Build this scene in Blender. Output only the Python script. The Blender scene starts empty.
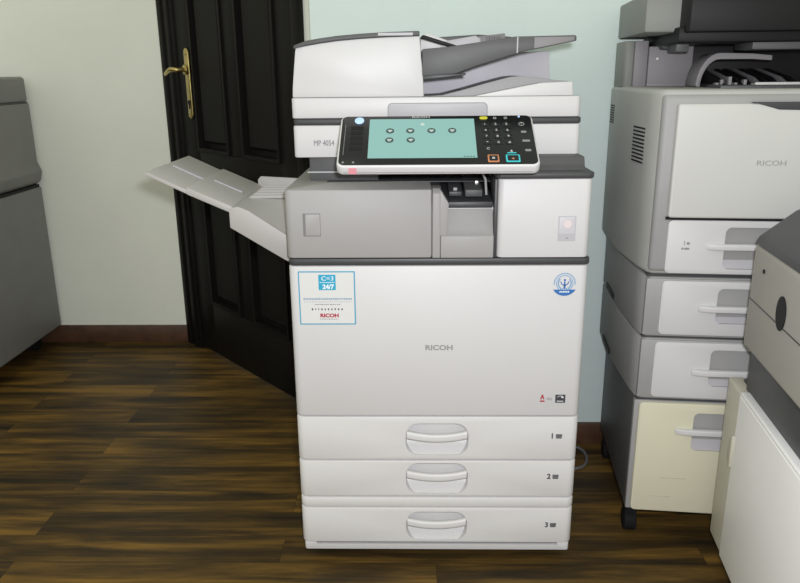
import bpy, bmesh, math, random
from mathutils import Vector, Matrix
random.seed(7)
S = bpy.context.scene
COL = S.collection
PI = math.pi

# ------------------------------------------------------------------ camera
cam_data = bpy.data.cameras.new('camera')
cam_data.sensor_fit = 'HORIZONTAL'
cam_data.sensor_width = 36.0
cam_data.lens = 36.0 * 740.0 / 800.0
cam_data.clip_start = 0.02
camera = bpy.data.objects.new('camera', cam_data)
COL.objects.link(camera)
PITCH, YAW, ROLL = math.radians(16.52), math.radians(1.267), math.radians(-0.529)
fwd = Vector((-math.sin(YAW) * math.cos(PITCH), math.cos(YAW) * math.cos(PITCH), -math.sin(PITCH)))
r0 = Vector((math.cos(YAW), math.sin(YAW), 0))
u0 = r0.cross(fwd)
right = r0 * math.cos(ROLL) + u0 * math.sin(ROLL)
up = -r0 * math.sin(ROLL) + u0 * math.cos(ROLL)
CAM = Vector((-0.044, -1.408, 1.049))
M = Matrix((right, up, -fwd)).transposed().to_4x4()
M.translation = CAM
camera.matrix_world = M
S.camera = camera

# ------------------------------------------------------------------ light
S.view_settings.view_transform = 'Standard'
S.view_settings.look = 'None'
S.view_settings.gamma = 1.0
S.view_settings.use_curve_mapping = False
S.view_settings.exposure = 0.5
world = bpy.data.worlds.new('world')
S.world = world
world.use_nodes = True
bg = world.node_tree.nodes['Background']
bg.inputs['Color'].default_value = (1.0, 1.0, 0.83, 1)
bg.inputs['Strength'].default_value = 0.45

# the photographer's flash, just above and beside the lens
fl = bpy.data.lights.new('flash', 'POINT')
fl.energy = 45.0
fl.color = (0.96, 0.955, 1.0)
fl.shadow_soft_size = 0.022
flash = bpy.data.objects.new('flash', fl)
COL.objects.link(flash)
flash.location = CAM + right * 0.035 + up * 0.055

# the room's ceiling light
al = bpy.data.lights.new('ceiling_light', 'AREA')
al.shape = 'RECTANGLE'
al.size, al.size_y = 1.3, 0.6
al.energy = 2.0
al.color = (0.93, 1.0, 0.74)
ceil_lamp = bpy.data.objects.new('ceiling_light', al)
COL.objects.link(ceil_lamp)
ceil_lamp.location = (-1.1, -0.3, 2.55)

# ------------------------------------------------------------------ materials
def mat(name, col, rough=0.5, metal=0.0, noise=0.0, nscale=40.0, bump=0.0, bscale=300.0, spec=0.5, emit=None):
    m = bpy.data.materials.new(name)
    m.use_nodes = True
    nt = m.node_tree
    b = nt.nodes['Principled BSDF']
    b.inputs['Base Color'].default_value = (*col, 1)
    b.inputs['Roughness'].default_value = rough
    b.inputs['Metallic'].default_value = metal
    b.inputs['Specular IOR Level'].default_value = spec
    tc = nt.nodes.new('ShaderNodeTexCoord')
    if noise > 0:
        n = nt.nodes.new('ShaderNodeTexNoise')
        n.inputs['Scale'].default_value = nscale
        n.inputs['Detail'].default_value = 4
        nt.links.new(tc.outputs['Object'], n.inputs['Vector'])
        r = nt.nodes.new('ShaderNodeValToRGB')
        r.color_ramp.elements[0].position = 0.3
        r.color_ramp.elements[1].position = 0.7
        r.color_ramp.elements[0].color = (*[c * (1 - noise) for c in col], 1)
        r.color_ramp.elements[1].color = (*[min(1, c * (1 + noise)) for c in col], 1)
        nt.links.new(n.outputs['Fac'], r.inputs['Fac'])
        nt.links.new(r.outputs['Color'], b.inputs['Base Color'])
    if bump > 0:
        n2 = nt.nodes.new('ShaderNodeTexNoise')
        n2.inputs['Scale'].default_value = bscale
        nt.links.new(tc.outputs['Object'], n2.inputs['Vector'])
        bp = nt.nodes.new('ShaderNodeBump')
        bp.inputs['Strength'].default_value = bump
        bp.inputs['Distance'].default_value = 0.002
        nt.links.new(n2.outputs['Fac'], bp.inputs['Height'])
        nt.links.new(bp.outputs['Normal'], b.inputs['Normal'])
    if emit:
        b.inputs['Emission Color'].default_value = (*emit[0], 1)
        b.inputs['Emission Strength'].default_value = emit[1]
    return m

WHITE = mat('white_plastic', (0.645, 0.645, 0.66), 0.45, noise=0.012, nscale=6, bump=0.06, bscale=700)
OFFWHITE = mat('drawer_white_plastic', (0.69, 0.69, 0.70), 0.45, noise=0.012, nscale=6, bump=0.06, bscale=700)
GREY = mat('light_grey_plastic', (0.365, 0.36, 0.36), 0.5, noise=0.02, nscale=8, bump=0.08, bscale=700)
PALEGREY = mat('pale_lavender_grey_plastic', (0.47, 0.465, 0.50), 0.5, noise=0.015, nscale=8)
LAVWHITE = mat('lavender_white_plastic', (0.60, 0.59, 0.64), 0.5, noise=0.015, nscale=8)
TRAYGREY = mat('output_tray_plastic', (0.45, 0.44, 0.435), 0.5, noise=0.02, nscale=8, bump=0.08, bscale=700)
DARK = mat('dark_grey_plastic', (0.050, 0.052, 0.057), 0.45, noise=0.05, nscale=20, bump=0.08, bscale=600)
MIDDARK = mat('charcoal_plastic', (0.088, 0.090, 0.094), 0.5, noise=0.05, nscale=20, bump=0.1, bscale=600)
BLACK = mat('black_plastic', (0.010, 0.010, 0.011), 0.5, spec=0.2)
GLOSSBLACK = mat('gloss_black_panel', (0.009, 0.010, 0.011), 0.22, spec=0.35)
GAP = mat('shadow_gap_plastic', (0.20, 0.20, 0.21), 0.7)
SCREEN = mat('lit_screen', (0.02, 0.03, 0.03), 0.3, emit=((0.31, 0.60, 0.545), 0.58))
ICON = mat('screen_icon', (0.02, 0.03, 0.03), 0.4, emit=((0.05, 0.09, 0.08), 0.5))
ICONW = mat('screen_icon_mark', (0.3, 0.3, 0.3), 0.4, emit=((0.4, 0.55, 0.5), 0.5))
KEYWHITE = mat('key_print_white', (0.5, 0.5, 0.5), 0.5)
BLUELED = mat('pale_blue_key', (0.42, 0.60, 0.95), 0.3, emit=((0.45, 0.62, 1.0), 0.25))
YELLOW = mat('yellow_key', (0.65, 0.60, 0.05), 0.4)
ORANGE = mat('orange_key', (0.55, 0.22, 0.10), 0.4)
CYANKEY = mat('cyan_key', (0.05, 0.55, 0.62), 0.4)
PINK = mat('pink_mark', (0.85, 0.35, 0.42), 0.5)
PALEPINK = mat('pale_pink_mark', (0.74, 0.64, 0.66), 0.5)
PAPER = mat('sticker_paper', (0.71, 0.72, 0.725), 0.5)
CYANB = mat('sticker_blue_border', (0.09, 0.36, 0.54), 0.5)
CYAN = mat('sticker_cyan', (0.02, 0.37, 0.58), 0.5)
WHITEINK = mat('white_print', (0.85, 0.9, 0.95), 0.5)
PALEBLUE = mat('pale_blue_print', (0.30, 0.40, 0.50), 0.5)
GREYINK = mat('grey_print', (0.26, 0.26, 0.27), 0.5)
RAMPGREY = mat('ramp_grey_plastic', (0.34, 0.34, 0.355), 0.5, noise=0.015, nscale=8)
DARKGREYINK = mat('dark_grey_print', (0.17, 0.17, 0.18), 0.5)
SILVER = mat('silver_lettering', (0.34, 0.34, 0.34), 0.4, 0.2)
DARKINK = mat('dark_print', (0.05, 0.05, 0.06), 0.5)
RED = mat('red_print', (0.42, 0.03, 0.06), 0.5)
BLUE = mat('emblem_blue', (0.03, 0.16, 0.46), 0.5)
LBLUE = mat('emblem_light_blue', (0.13, 0.32, 0.58), 0.5)
BRASS = mat('aged_brass', (0.52, 0.42, 0.17), 0.33, 1.0, noise=0.15, nscale=60)
STEEL = mat('steel', (0.6, 0.6, 0.58), 0.3, 1.0)
PRCREAM = mat('aged_white_plastic', (0.575, 0.58, 0.57), 0.45, noise=0.015, nscale=6)
PRDRAWER = mat('drawer_pale_plastic', (0.60, 0.60, 0.615), 0.45, noise=0.015, nscale=6)
YELLOWED = mat('yellowed_plastic', (0.66, 0.64, 0.50), 0.5, noise=0.03, nscale=5)
PRGREY = mat('printer_grey_plastic', (0.44, 0.445, 0.43), 0.55, noise=0.03, nscale=10, bump=0.1, bscale=700)
SCANGREY = mat('scanner_grey_plastic', (0.215, 0.225, 0.21), 0.55, noise=0.03, nscale=10)
CASEGREY = mat('cassette_grey_plastic', (0.34, 0.34, 0.34), 0.55, noise=0.03, nscale=10, bump=0.1, bscale=700)
PRFRAME = mat('printer_frame_grey', (0.32, 0.32, 0.325), 0.5, noise=0.03, nscale=10)
PRDARKGREY = mat('cabinet_grey_metal', (0.12, 0.12, 0.125), 0.5, noise=0.04, nscale=10)
LAVGREY = mat('lavender_grey_plastic', (0.235, 0.225, 0.24), 0.55, noise=0.03, nscale=10)
OLDGREY = mat('old_copier_grey', (0.25, 0.25, 0.245), 0.55, noise=0.05, nscale=10, bump=0.1, bscale=500)
BEIGE = mat('copier_beige_grey', (0.36, 0.35, 0.32), 0.55, noise=0.03, nscale=10)
CREAM = mat('cream_plastic', (0.50, 0.48, 0.40), 0.5, noise=0.03, nscale=6)
DOORWHITE = mat('door_white_plastic', (0.84, 0.84, 0.84), 0.45, noise=0.02, nscale=6)
RUBBER = mat('black_rubber', (0.010, 0.010, 0.011), 0.8, spec=0.2)
CABLE = mat('grey_cable', (0.16, 0.16, 0.17), 0.5)

def wall_mat():
    m = mat('ambient_tinted_wall', (0.87, 0.90, 0.835), 0.75, noise=0.03, nscale=3, bump=0.25, bscale=160)  # same paint as WALLR, made lighter and warmer to paint in ambient light
    return m
WALL = wall_mat()
WALLR = mat('painted_wall_pale_teal', (0.68, 0.79, 0.775), 0.75, noise=0.03, nscale=3, bump=0.25, bscale=160)

def wood_dark():
    m = mat('dark_stained_wood', (0.02, 0.018, 0.016), 0.55, spec=0.15)
    nt = m.node_tree; b = nt.nodes['Principled BSDF']
    tc = nt.nodes.new('ShaderNodeTexCoord')
    mp = nt.nodes.new('ShaderNodeMapping'); mp.inputs['Scale'].default_value = (40, 40, 2.0)
    n = nt.nodes.new('ShaderNodeTexNoise'); n.inputs['Scale'].default_value = 3; n.inputs['Detail'].default_value = 8
    r = nt.nodes.new('ShaderNodeValToRGB')
    r.color_ramp.elements[0].color = (0.003, 0.003, 0.0025, 1); r.color_ramp.elements[1].color = (0.012, 0.0105, 0.009, 1)
    nt.links.new(tc.outputs['Object'], mp.inputs['Vector']); nt.links.new(mp.outputs['Vector'], n.inputs['Vector'])
    nt.links.new(n.outputs['Fac'], r.inputs['Fac']); nt.links.new(r.outputs['Color'], b.inputs['Base Color'])
    return m
DOORWOOD = wood_dark()

def floor_mat():
    m = bpy.data.materials.new('dark_laminate_planks'); m.use_nodes = True
    nt = m.node_tree; b = nt.nodes['Principled BSDF']; N = nt.nodes.new; Lk = nt.links.new
    tc = N('ShaderNodeTexCoord')
    br = N('ShaderNodeTexBrick')
    br.offset = 0.37; br.offset_frequency = 2
    br.inputs['Scale'].default_value = 1.0
    br.inputs['Brick Width'].default_value = 0.95
    br.inputs['Row Height'].default_value = 0.098
    br.inputs['Mortar Size'].default_value = 0.0006
    br.inputs['Mortar Smooth'].default_value = 0.2
    br.inputs['Bias'].default_value = 0.0
    br.inputs['Color1'].default_value = (0.0, 0.0, 0.0, 1)
    br.inputs['Color2'].default_value = (1, 1, 1, 1)
    br.inputs['Mortar'].default_value = (0.5, 0.5, 0.5, 1)
    Lk(tc.outputs['Object'], br.inputs['Vector'])
    # offset the grain per plank
    sep = N('ShaderNodeSeparateColor'); Lk(br.outputs['Color'], sep.inputs['Color'])
    mul = N('ShaderNodeMath'); mul.operation = 'MULTIPLY'; mul.inputs[1].default_value = 17.3
    Lk(sep.outputs['Red'], mul.inputs[0])
    comb = N('ShaderNodeCombineXYZ'); Lk(mul.outputs[0], comb.inputs['X']); Lk(mul.outputs[0], comb.inputs['Z'])
    add = N('ShaderNodeVectorMath'); add.operation = 'ADD'
    Lk(tc.outputs['Object'], add.inputs[0]); Lk(comb.outputs[0], add.inputs[1])
    mp = N('ShaderNodeMapping'); mp.inputs['Scale'].default_value = (1.5, 13.0, 1.0)
    Lk(add.outputs[0], mp.inputs['Vector'])
    n1 = N('ShaderNodeTexNoise'); n1.inputs['Scale'].default_value = 1.6; n1.inputs['Detail'].default_value = 7
    n1.inputs['Roughness'].default_value = 0.58; n1.inputs['Distortion'].default_value = 0.25
    Lk(mp.outputs[0], n1.inputs['Vector'])
    mp2 = N('ShaderNodeMapping'); mp2.inputs['Scale'].default_value = (5.0, 130.0, 1.0)
    Lk(add.outputs[0], mp2.inputs['Vector'])
    n2 = N('ShaderNodeTexNoise'); n2.inputs['Scale'].default_value = 1.3; n2.inputs['Detail'].default_value = 5
    Lk(mp2.outputs[0], n2.inputs['Vector'])
    mixf = N('ShaderNodeMath'); mixf.operation = 'MULTIPLY_ADD'
    Lk(n2.outputs['Fac'], mixf.inputs[0]); mixf.inputs[1].default_value = 0.16
    Lk(n1.outputs['Fac'], mixf.inputs[2])
    mixp = N('ShaderNodeMath'); mixp.operation = 'MULTIPLY_ADD'
    Lk(sep.outputs['Red'], mixp.inputs[0]); mixp.inputs[1].default_value = 0.13
    Lk(mixf.outputs[0], mixp.inputs[2])
    r = N('ShaderNodeValToRGB')
    e = r.color_ramp.elements
    e[0].position = 0.44; e[0].color = (0.022, 0.017, 0.010, 1)
    e[1].position = 0.86; e[1].color = (0.250, 0.135, 0.026, 1)
    k = e.new(0.58); k.color = (0.055, 0.034, 0.012, 1)
    k = e.new(0.70); k.color = (0.120, 0.070, 0.018, 1)
    Lk(mixp.outputs[0], r.inputs['Fac'])
    mx = N('ShaderNodeMix'); mx.data_type = 'RGBA'
    Lk(br.outputs['Fac'], mx.inputs['Factor'])
    Lk(r.outputs['Color'], mx.inputs['A']); mx.inputs['B'].default_value = (0.020, 0.015, 0.010, 1)
    Lk(mx.outputs['Result'], b.inputs['Base Color'])
    b.inputs['Roughness'].default_value = 0.48
    b.inputs['Specular IOR Level'].default_value = 0.22
    bp = N('ShaderNodeBump'); bp.inputs['Strength'].default_value = 0.15; bp.inputs['Distance'].default_value = 0.003
    Lk(n2.outputs['Fac'], bp.inputs['Height']); Lk(bp.outputs['Normal'], b.inputs['Normal'])
    return m
FLOOR = floor_mat()

def redwood():
    m = mat('reddish_baseboard', (0.075, 0.034, 0.018), 0.45, noise=0.3, nscale=25)
    return m
BASEB = redwood()

# ------------------------------------------------------------------ helpers
def link(name, me, material, parent=None, smooth=None):
    o = bpy.data.objects.new(name, me)
    COL.objects.link(o)
    if material: me.materials.append(material)
    if parent: o.parent = parent
    if smooth: shade(me, smooth)
    return o

def shade(me, ang=35):
    for p in me.polygons: p.use_smooth = True
    bm = bmesh.new(); bm.from_mesh(me)
    lim = math.radians(ang)
    for e in bm.edges:
        e.smooth = not (len(e.link_faces) != 2 or e.calc_face_angle(0) > lim)
    bm.to_mesh(me); bm.free()

def mesh_from(bm, name):
    bmesh.ops.recalc_face_normals(bm, faces=bm.faces[:])
    me = bpy.data.meshes.new(name); bm.to_mesh(me); bm.free()
    return me

def bevel_bm(bm, w, seg=2, ang=30):
    if w <= 0: return
    lim = math.radians(ang)
    bmesh.ops.recalc_face_normals(bm, faces=bm.faces[:])
    ed = [e for e in bm.edges if len(e.link_faces) == 2 and e.calc_face_angle(0) > lim]
    bmesh.ops.bevel(bm, geom=ed, offset=w, segments=seg, profile=0.5, affect='EDGES', clamp_overlap=True)

def add_box(bm, x0, x1, y0, y1, z0, z1):
    v = [bm.verts.new((x, y, z)) for x in (x0, x1) for y in (y0, y1) for z in (z0, z1)]
    for f in ((0, 1, 3, 2), (4, 6, 7, 5), (0, 4, 5, 1), (2, 3, 7, 6), (0, 2, 6, 4), (1, 5, 7, 3)):
        bm.faces.new([v[i] for i in f])

def box(name, x0, x1, y0, y1, z0, z1, material, parent=None, bev=0.002, seg=2):
    bm = bmesh.new(); add_box(bm, x0, x1, y0, y1, z0, z1)
    bevel_bm(bm, bev, seg)
    return link(name, mesh_from(bm, name), material, parent, 40)

AX = {'z': lambda a, b, c: (a, b, c), 'y': lambda a, b, c: (a, c, b), 'x': lambda a, b, c: (c, a, b)}
def add_prism(bm, pts, axis, c0, c1):
    f = AX[axis]
    A = [bm.verts.new(f(a, b, c0)) for a, b in pts]
    B = [bm.verts.new(f(a, b, c1)) for a, b in pts]
    bm.faces.new(A); bm.faces.new(B[::-1])
    n = len(pts)
    for i in range(n):
        j = (i + 1) % n
        bm.faces.new((A[i], B[i], B[j], A[j]))

def prism(name, pts, axis, c0, c1, material, parent=None, bev=0.0015, seg=2, ang=30):
    bm = bmesh.new(); add_prism(bm, pts, axis, c0, c1)
    bevel_bm(bm, bev, seg, ang)
    return link(name, mesh_from(bm, name), material, parent, 40)

def rr(x0, x1, y0, y1, r, n=6, which='abcd'):
    """rounded rectangle; corners a=(x0,y0) b=(x1,y0) c=(x1,y1) d=(x0,y1)"""
    out = []
    for cx, cy, a0, k, px, py in ((x0 + r, y0 + r, PI, 'a', x0, y0), (x1 - r, y0 + r, 1.5 * PI, 'b', x1, y0),
                                  (x1 - r, y1 - r, 0, 'c', x1, y1), (x0 + r, y1 - r, 0.5 * PI, 'd', x0, y1)):
        if k in which and r > 0:
            for i in range(n + 1):
                a = a0 + 0.5 * PI * i / n
                out.append((cx + r * math.cos(a), cy + r * math.sin(a)))
        else:
            out.append((px, py))
    return out

def cut(o, *cutters):
    """carve the cutter meshes out of o, then drop them"""
    for c in cutters:
        md = o.modifiers.new('cut', 'BOOLEAN'); md.operation = 'DIFFERENCE'; md.solver = 'EXACT'; md.object = c
    dg = bpy.context.evaluated_depsgraph_get()
    me = bpy.data.meshes.new_from_object(o.evaluated_get(dg))
    o.modifiers.clear(); old = o.data; o.data = me
    for c in cutters: bpy.data.objects.remove(c)
    shade(me, 40)
    return o

def tube(name, pts, r, material, parent=None, seg=10):
    bm = bmesh.new()
    P = [Vector(p) for p in pts]; rings = []
    for i, p in enumerate(P):
        t = (P[min(i + 1, len(P) - 1)] - P[max(i - 1, 0)]).normalized()
        a = t.orthogonal().normalized() if i == 0 else (a - t * a.dot(t)).normalized()
        b = t.cross(a)
        rad = r[i] if isinstance(r, (list, tuple)) else r
        rings.append([bm.verts.new(p + (a * math.cos(2 * PI * k / seg) + b * math.sin(2 * PI * k / seg)) * rad) for k in range(seg)])
    for i in range(len(P) - 1):
        for k in range(seg):
            bm.faces.new((rings[i][k], rings[i][(k + 1) % seg], rings[i + 1][(k + 1) % seg], rings[i + 1][k]))
    bm.faces.new(rings[0]); bm.faces.new(rings[-1])
    return link(name, mesh_from(bm, name), material, parent, 50)

def disc_pts(cx, cy, rx, ry=None, n=24, a0=0, a1=2 * PI):
    ry = ry or rx
    full = abs(a1 - a0 - 2 * PI) < 1e-6
    m = n if full else n + 1
    return [(cx + rx * math.cos(a0 + (a1 - a0) * i / n), cy + ry * math.sin(a0 + (a1 - a0) * i / n)) for i in range(m)]

def ring_mesh(bm, cx, cy, ro, ri, axis, c0, c1, n=32, a0=0, a1=2 * PI):
    f = AX[axis]
    full = abs(a1 - a0 - 2 * PI) < 1e-6
    m = n if full else n + 1
    rings = []
    for i in range(m):
        a = a0 + (a1 - a0) * i / n; c, s = math.cos(a), math.sin(a)
        rings.append([bm.verts.new(f(cx + r * c, cy + r * s, d)) for r, d in ((ro, c0), (ro, c1), (ri, c1), (ri, c0))])
    for i in range(m if full else m - 1):
        j = (i + 1) % m
        for k in range(4):
            bm.faces.new((rings[i][k], rings[i][(k + 1) % 4], rings[j][(k + 1) % 4], rings[j][k]))
    if not full:
        bm.faces.new(rings[0]); bm.faces.new(rings[-1])

def text(name, body, size, x, y, z, material, parent=None, plane='front', align='CENTER', bold=0.0, sx=1.0, depth=0.0003):
    """lettering on a front (facing -y, at depth y) or on a flat top (plane='flat', facing +z)"""
    cu = bpy.data.curves.new('lettering', 'FONT')
    cu.body = body; cu.size = size; cu.align_x = align; cu.align_y = 'CENTER'
    cu.extrude = depth; cu.offset = bold; cu.resolution_u = 3
    t = bpy.data.objects.new('lettering', cu); COL.objects.link(t)
    dg = bpy.context.evaluated_depsgraph_get()
    me = bpy.data.meshes.new_from_object(t.evaluated_get(dg))
    bpy.data.objects.remove(t); bpy.data.curves.remove(cu)
    for v in me.vertices:
        a, b, c = v.co
        a *= sx
        v.co = (x + a, y - c, z + b) if plane == 'front' else (x + a, y + b, z + c)
    return link(name, me, material, parent)

def thing(name, label, cat, loc=(0, 0, 0), rz=0.0, group=None):
    o = bpy.data.objects.new(name, None); COL.objects.link(o)
    o.empty_display_size = 0.1
    o.location = loc; o.rotation_euler = (0, 0, rz)
    o['label'] = label; o['category'] = cat
    if group: o['group'] = group
    return o

def structure(o, label=None):
    o['kind'] = 'structure'
    if label: o['label'] = label
    return o

# ------------------------------------------------------------------ the setting
WL_Y = 1.423           # far wall on the left
WR_Y = 0.565           # nearer wall on the right, behind the copier
A = Vector((-0.968, WL_Y)); D = Vector((0.6636, -0.7481))     # the slanted wall with the door
LEN = (WL_Y - WR_Y) / 0.7481
Bc = A + D * LEN
H = 2.6
structure(box('floor', -3.2, 2.6, -3.0, 2.2, -0.05, 0.0, FLOOR, None, 0), 'dark brown laminate plank floor')
structure(box('wall_left', -3.2, A.x, WL_Y, WL_Y + 0.12, 0, H, WALL, None, 0), 'painted wall left of the door, ambient light put into its colour')
structure(box('wall_right', -0.308, 2.6, WR_Y, WR_Y + 0.12, 0, H, WALLR, None, 0), 'pale teal painted wall behind the copier and printer')
structure(box('baseboard_left', -3.2, A.x - 0.002, WL_Y - 0.014, WL_Y - 0.0005, 0, 0.072, BASEB, None, 0.002), 'reddish brown baseboard left of the door')
structure(box('baseboard_right', -0.306, 2.6, WR_Y - 0.014, WR_Y - 0.0005, 0, 0.066, BASEB, None, 0.002), 'reddish brown baseboard behind the printer')

# slanted wall frame of reference: local x runs along the wall, local -y points to the room
ang = math.atan2(D.y, D.x)
def slanted(o):
    o.location = (A.x, A.y, 0); o.rotation_euler = (0, 0, ang); return o
S0, S1 = 0.112, 0.890        # leaf
DH = 2.05
bm = bmesh.new()
add_box(bm, S1 + 0.035, LEN, 0.0, 0.12, 0, H)
add_box(bm, 0.0, S1 + 0.035, 0.0, 0.12, DH + 0.08, H)
structure(slanted(link('wall_back', mesh_from(bm, 'wall_back'), WALL)), 'slanted wall around the dark door')
bm = bmesh.new()                                            # casing with stepped mouldings
for a, b, d in ((0.004, 0.035, -0.012), (0.035, 0.065, -0.005), (0.065, 0.088, -0.010), (0.088, 0.108, -0.003)):
    add_box(bm, a, b, d, 0.06, 0, DH)
for a, b, d in ((S1 + 0.004, S1 + 0.02, -0.012), (S1 + 0.02, S1 + 0.05, -0.026)):
    add_box(bm, a, b, d, -0.001, 0, DH)
add_box(bm, 0.004, S1 + 0.05, -0.026, 0.0, DH + 0.004, DH + 0.08)
bevel_bm(bm, 0.003, 2)
structure(slanted(link('trim_1', mesh_from(bm, 'trim_1'), DOORWOOD, None, 40)), 'dark wood door frame')

def door():
    """panelled leaf: stiles, rails and raised panels in one mesh"""
    bm = bmesh.new()
    y0, y1 = 0.004, 0.044
    st = 0.115
    mid = 0.5 * (S0 + S1); mw = 0.045
    zs = [(0.012, 0.215), (0.715, 0.785), (1.93, DH - 0.006)]
    add_box(bm, S0, S0 + st, y0, y1, 0.012, DH - 0.006)
    add_box(bm, S1 - st, S1, y0, y1, 0.012, DH - 0.006)
    for a, b in zs: add_box(bm, S0 + st, S1 - st, y0, y1, a, b)
    for a, b in ((0.215, 0.715), (0.785, 1.93)):
        add_box(bm, mid - mw, mid + mw, y0, y1, a, b)
    bevel_bm(bm, 0.004, 2)
    for za, zb in ((0.215, 0.715), (0.785, 1.93)):
        for xa, xb in ((S0 + st, mid - mw), (mid + mw, S1 - st)):
            # sunk field, raised centre and a moulding round it
            add_box(bm, xa - 0.002, xb + 0.002, y0 + 0.020, y1 - 0.004, za - 0.002, zb + 0.002)
            b2 = bmesh.new()
            add_box(b2, xa + 0.03, xb - 0.03, y0 + 0.004, y0 + 0.022, za + 0.03, zb - 0.03)
            bevel_bm(b2, 0.012, 1)
            tmp = mesh_from(b2, 'tmp'); bm.from_mesh(tmp); bpy.data.meshes.remove(tmp)
            t = 0.012
            for q in ((xa, xa + t, za, zb), (xb - t, xb, za, zb), (xa + t, xb - t, za, za + t), (xa + t, xb - t, zb - t, zb)):
                add_box(bm, q[0], q[1], y0 - 0.006, y0 + 0.021, q[2], q[3])
    return slanted(link('door_1', mesh_from(bm, 'door_1'), DOORWOOD, None, 30))
door_1 = structure(door(), 'dark panelled wooden door with brass handle')
hp = 0.200
pl = prism('handle_plate', rr(hp - 0.017, hp + 0.017, 0.897, 1.135, 0.016, 8), 'y', 0.001, -0.006, BRASS, None, 0.002)
pl.parent = door_1
bm = bmesh.new(); add_prism(bm, disc_pts(hp, 1.063, 0.017), 'y', -0.005, -0.016); bevel_bm(bm, 0.002)
link('rosette', mesh_from(bm, 'rosette'), BRASS, pl, 40)
lev = [(hp, -0.012, 1.063), (hp, -0.040, 1.063), (hp - 0.006, -0.052, 1.064), (hp - 0.020, -0.056, 1.064), (hp - 0.042, -0.056, 1.058),
       (hp - 0.060, -0.056, 1.051), (hp - 0.070, -0.054, 1.049)]
tube('lever', lev, [0.008, 0.008, 0.0085, 0.009, 0.008, 0.007, 0.0065], BRASS, pl)
bm = bmesh.new(); add_prism(bm, disc_pts(hp, 0.952, 0.0085), 'y', -0.0055, -0.0085); add_box(bm, hp - 0.003, hp + 0.003, -0.0085, -0.0055, 0.931, 0.948)
link('keyhole', mesh_from(bm, 'keyhole'), BLACK, pl)
for z in (0.905, 1.118):
    bm = bmesh.new(); add_prism(bm, disc_pts(hp, z, 0.005), 'y', -0.0055, -0.0095); bevel_bm(bm, 0.001)
    link('screw', mesh_from(bm, 'screw'), BRASS, pl, 40)

# ------------------------------------------------------------------ the big white copier
cp = thing('multifunction_copier', 'tall white office copier with lit touch panel in the middle, three paper drawers below', 'copier')
X = 0.2955

# base with four casters
base = prism('base', rr(-X + 0.004, X - 0.004, 0.004, 0.54, 0.006), 'z', 0.033, 0.0530, WHITE, cp, 0.002)
ct = prism('c', rr(-X + 0.03, X - 0.03, -0.05, 0.012, 0.002), 'z', 0.0470, 0.08, WHITE, None, 0)
cut(base, ct)
box('base_slot', -X + 0.026, X - 0.026, 0.009, 0.05, 0.045, 0.0525, GAP, base, 0.0005)
for x in (-0.235, 0.235):
    for y in (0.055, 0.47):
        bm = bmesh.new(); add_prism(bm, disc_pts(y, 0.017, 0.017), 'x', x - 0.014, x + 0.014); bevel_bm(bm, 0.002)
        add_box(bm, x - 0.02, x + 0.02, y - 0.015, y + 0.015, 0.026, 0.0335)
        link('caster', mesh_from(bm, 'caster'), RUBBER, cp, 40)

# carcass behind the fronts
box('chassis', -X + 0.006, X - 0.006, 0.03, 0.54, 0.053, 0.80, WHITE, cp, 0.004)

def front_panel(name, z0, z1, material, r=0.016, x=X, depth=0.06, bev=0.0025):
    return prism(name, rr(-x, x, 0.0, depth, r, 6, 'ab'), 'z', z0, z1, material, cp, bev)

def drawer(z0, z1, hz, num, numx, hh=0.034):
    d = front_panel('paper_drawer', z0, z1, OFFWHITE)
    c = prism('c', rr(-0.066, 0.066, hz - hh, hz + hh, 0.028, 8), 'y', -0.02, 0.034, OFFWHITE, None, 0)
    cut(d, c)
    # scooped back of the recess
    bm = bmesh.new()
    n = 14; rows = []
    for i in range(n + 1):
        t = i / n
        z = hz - hh + 2 * hh * t
        y = 0.004 + 0.027 * math.sin(min(1, t * 3.2) * PI / 2)
        rows.append((bm.verts.new((-0.0645, y, z)), bm.verts.new((0.0645, y, z))))
    for i in range(n):
        bm.faces.new((rows[i][0], rows[i][1], rows[i + 1][1], rows[i + 1][0]))
    sc = link('recess_scoop', mesh_from(bm, 'recess_scoop'), OFFWHITE, d, 60)
    sm = sc.modifiers.new('t', 'SOLIDIFY'); sm.thickness = 0.0015
    # the smiling grip bar across it
    bm = bmesh.new(); rings = []
    for i in range(25):
        t = -1 + 2 * i / 24
        x = 0.0635 * t
        zc = hz + 0.011 - 0.0085 * (1 - t * t)
        hz2 = 0.0085
        sec = rr(-0.0025, 0.011, zc - hz2, zc + hz2, 0.0045, 4)
        rings.append([bm.verts.new((x, yy - 0.002, zz)) for yy, zz in sec])
    for i in range(24):
        m = len(rings[0])
        for k in range(m):
            bm.faces.new((rings[i][k], rings[i][(k + 1) % m], rings[i + 1][(k + 1) % m], rings[i + 1][k]))
    bm.faces.new(rings[0]); bm.faces.new(rings[-1])
    link('handle', mesh_from(bm, 'handle'), OFFWHITE, d, 50)
    text('tray_number', num, 0.0165, numx, -0.0004, 0.5 * (z0 + z1) + (0.006 if num != '3' else 0.002), DARKINK, d, bold=0.0004)
    bm = bmesh.new()
    cx, cz = numx + 0.014, 0.5 * (z0 + z1) + (0.006 if num != '3' else 0.002)
    for q in ((-0.006, 0.006, -0.0052, -0.0028), (-0.0065, 0.0065, -0.0020, -0.0002), (-0.0065, 0.0065, 0.0005, 0.0020), (-0.0065, 0.0065, 0.0027, 0.0045)):
        add_box(bm, cx + q[0], cx + q[1], -0.0005, 0.0005, cz + q[2], cz + q[3])
    link('paper_size_mark', mesh_from(bm, 'paper_size_mark'), DARKINK, d)
    return d
drawer(0.2580, 0.3575, 0.3055, '1', 0.2415, 0.037)
drawer(0.1695, 0.2550, 0.2125, '2', 0.2390, 0.037)
drawer(0.0545, 0.1405, 0.0955, '3', 0.2395, 0.0355)
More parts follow.
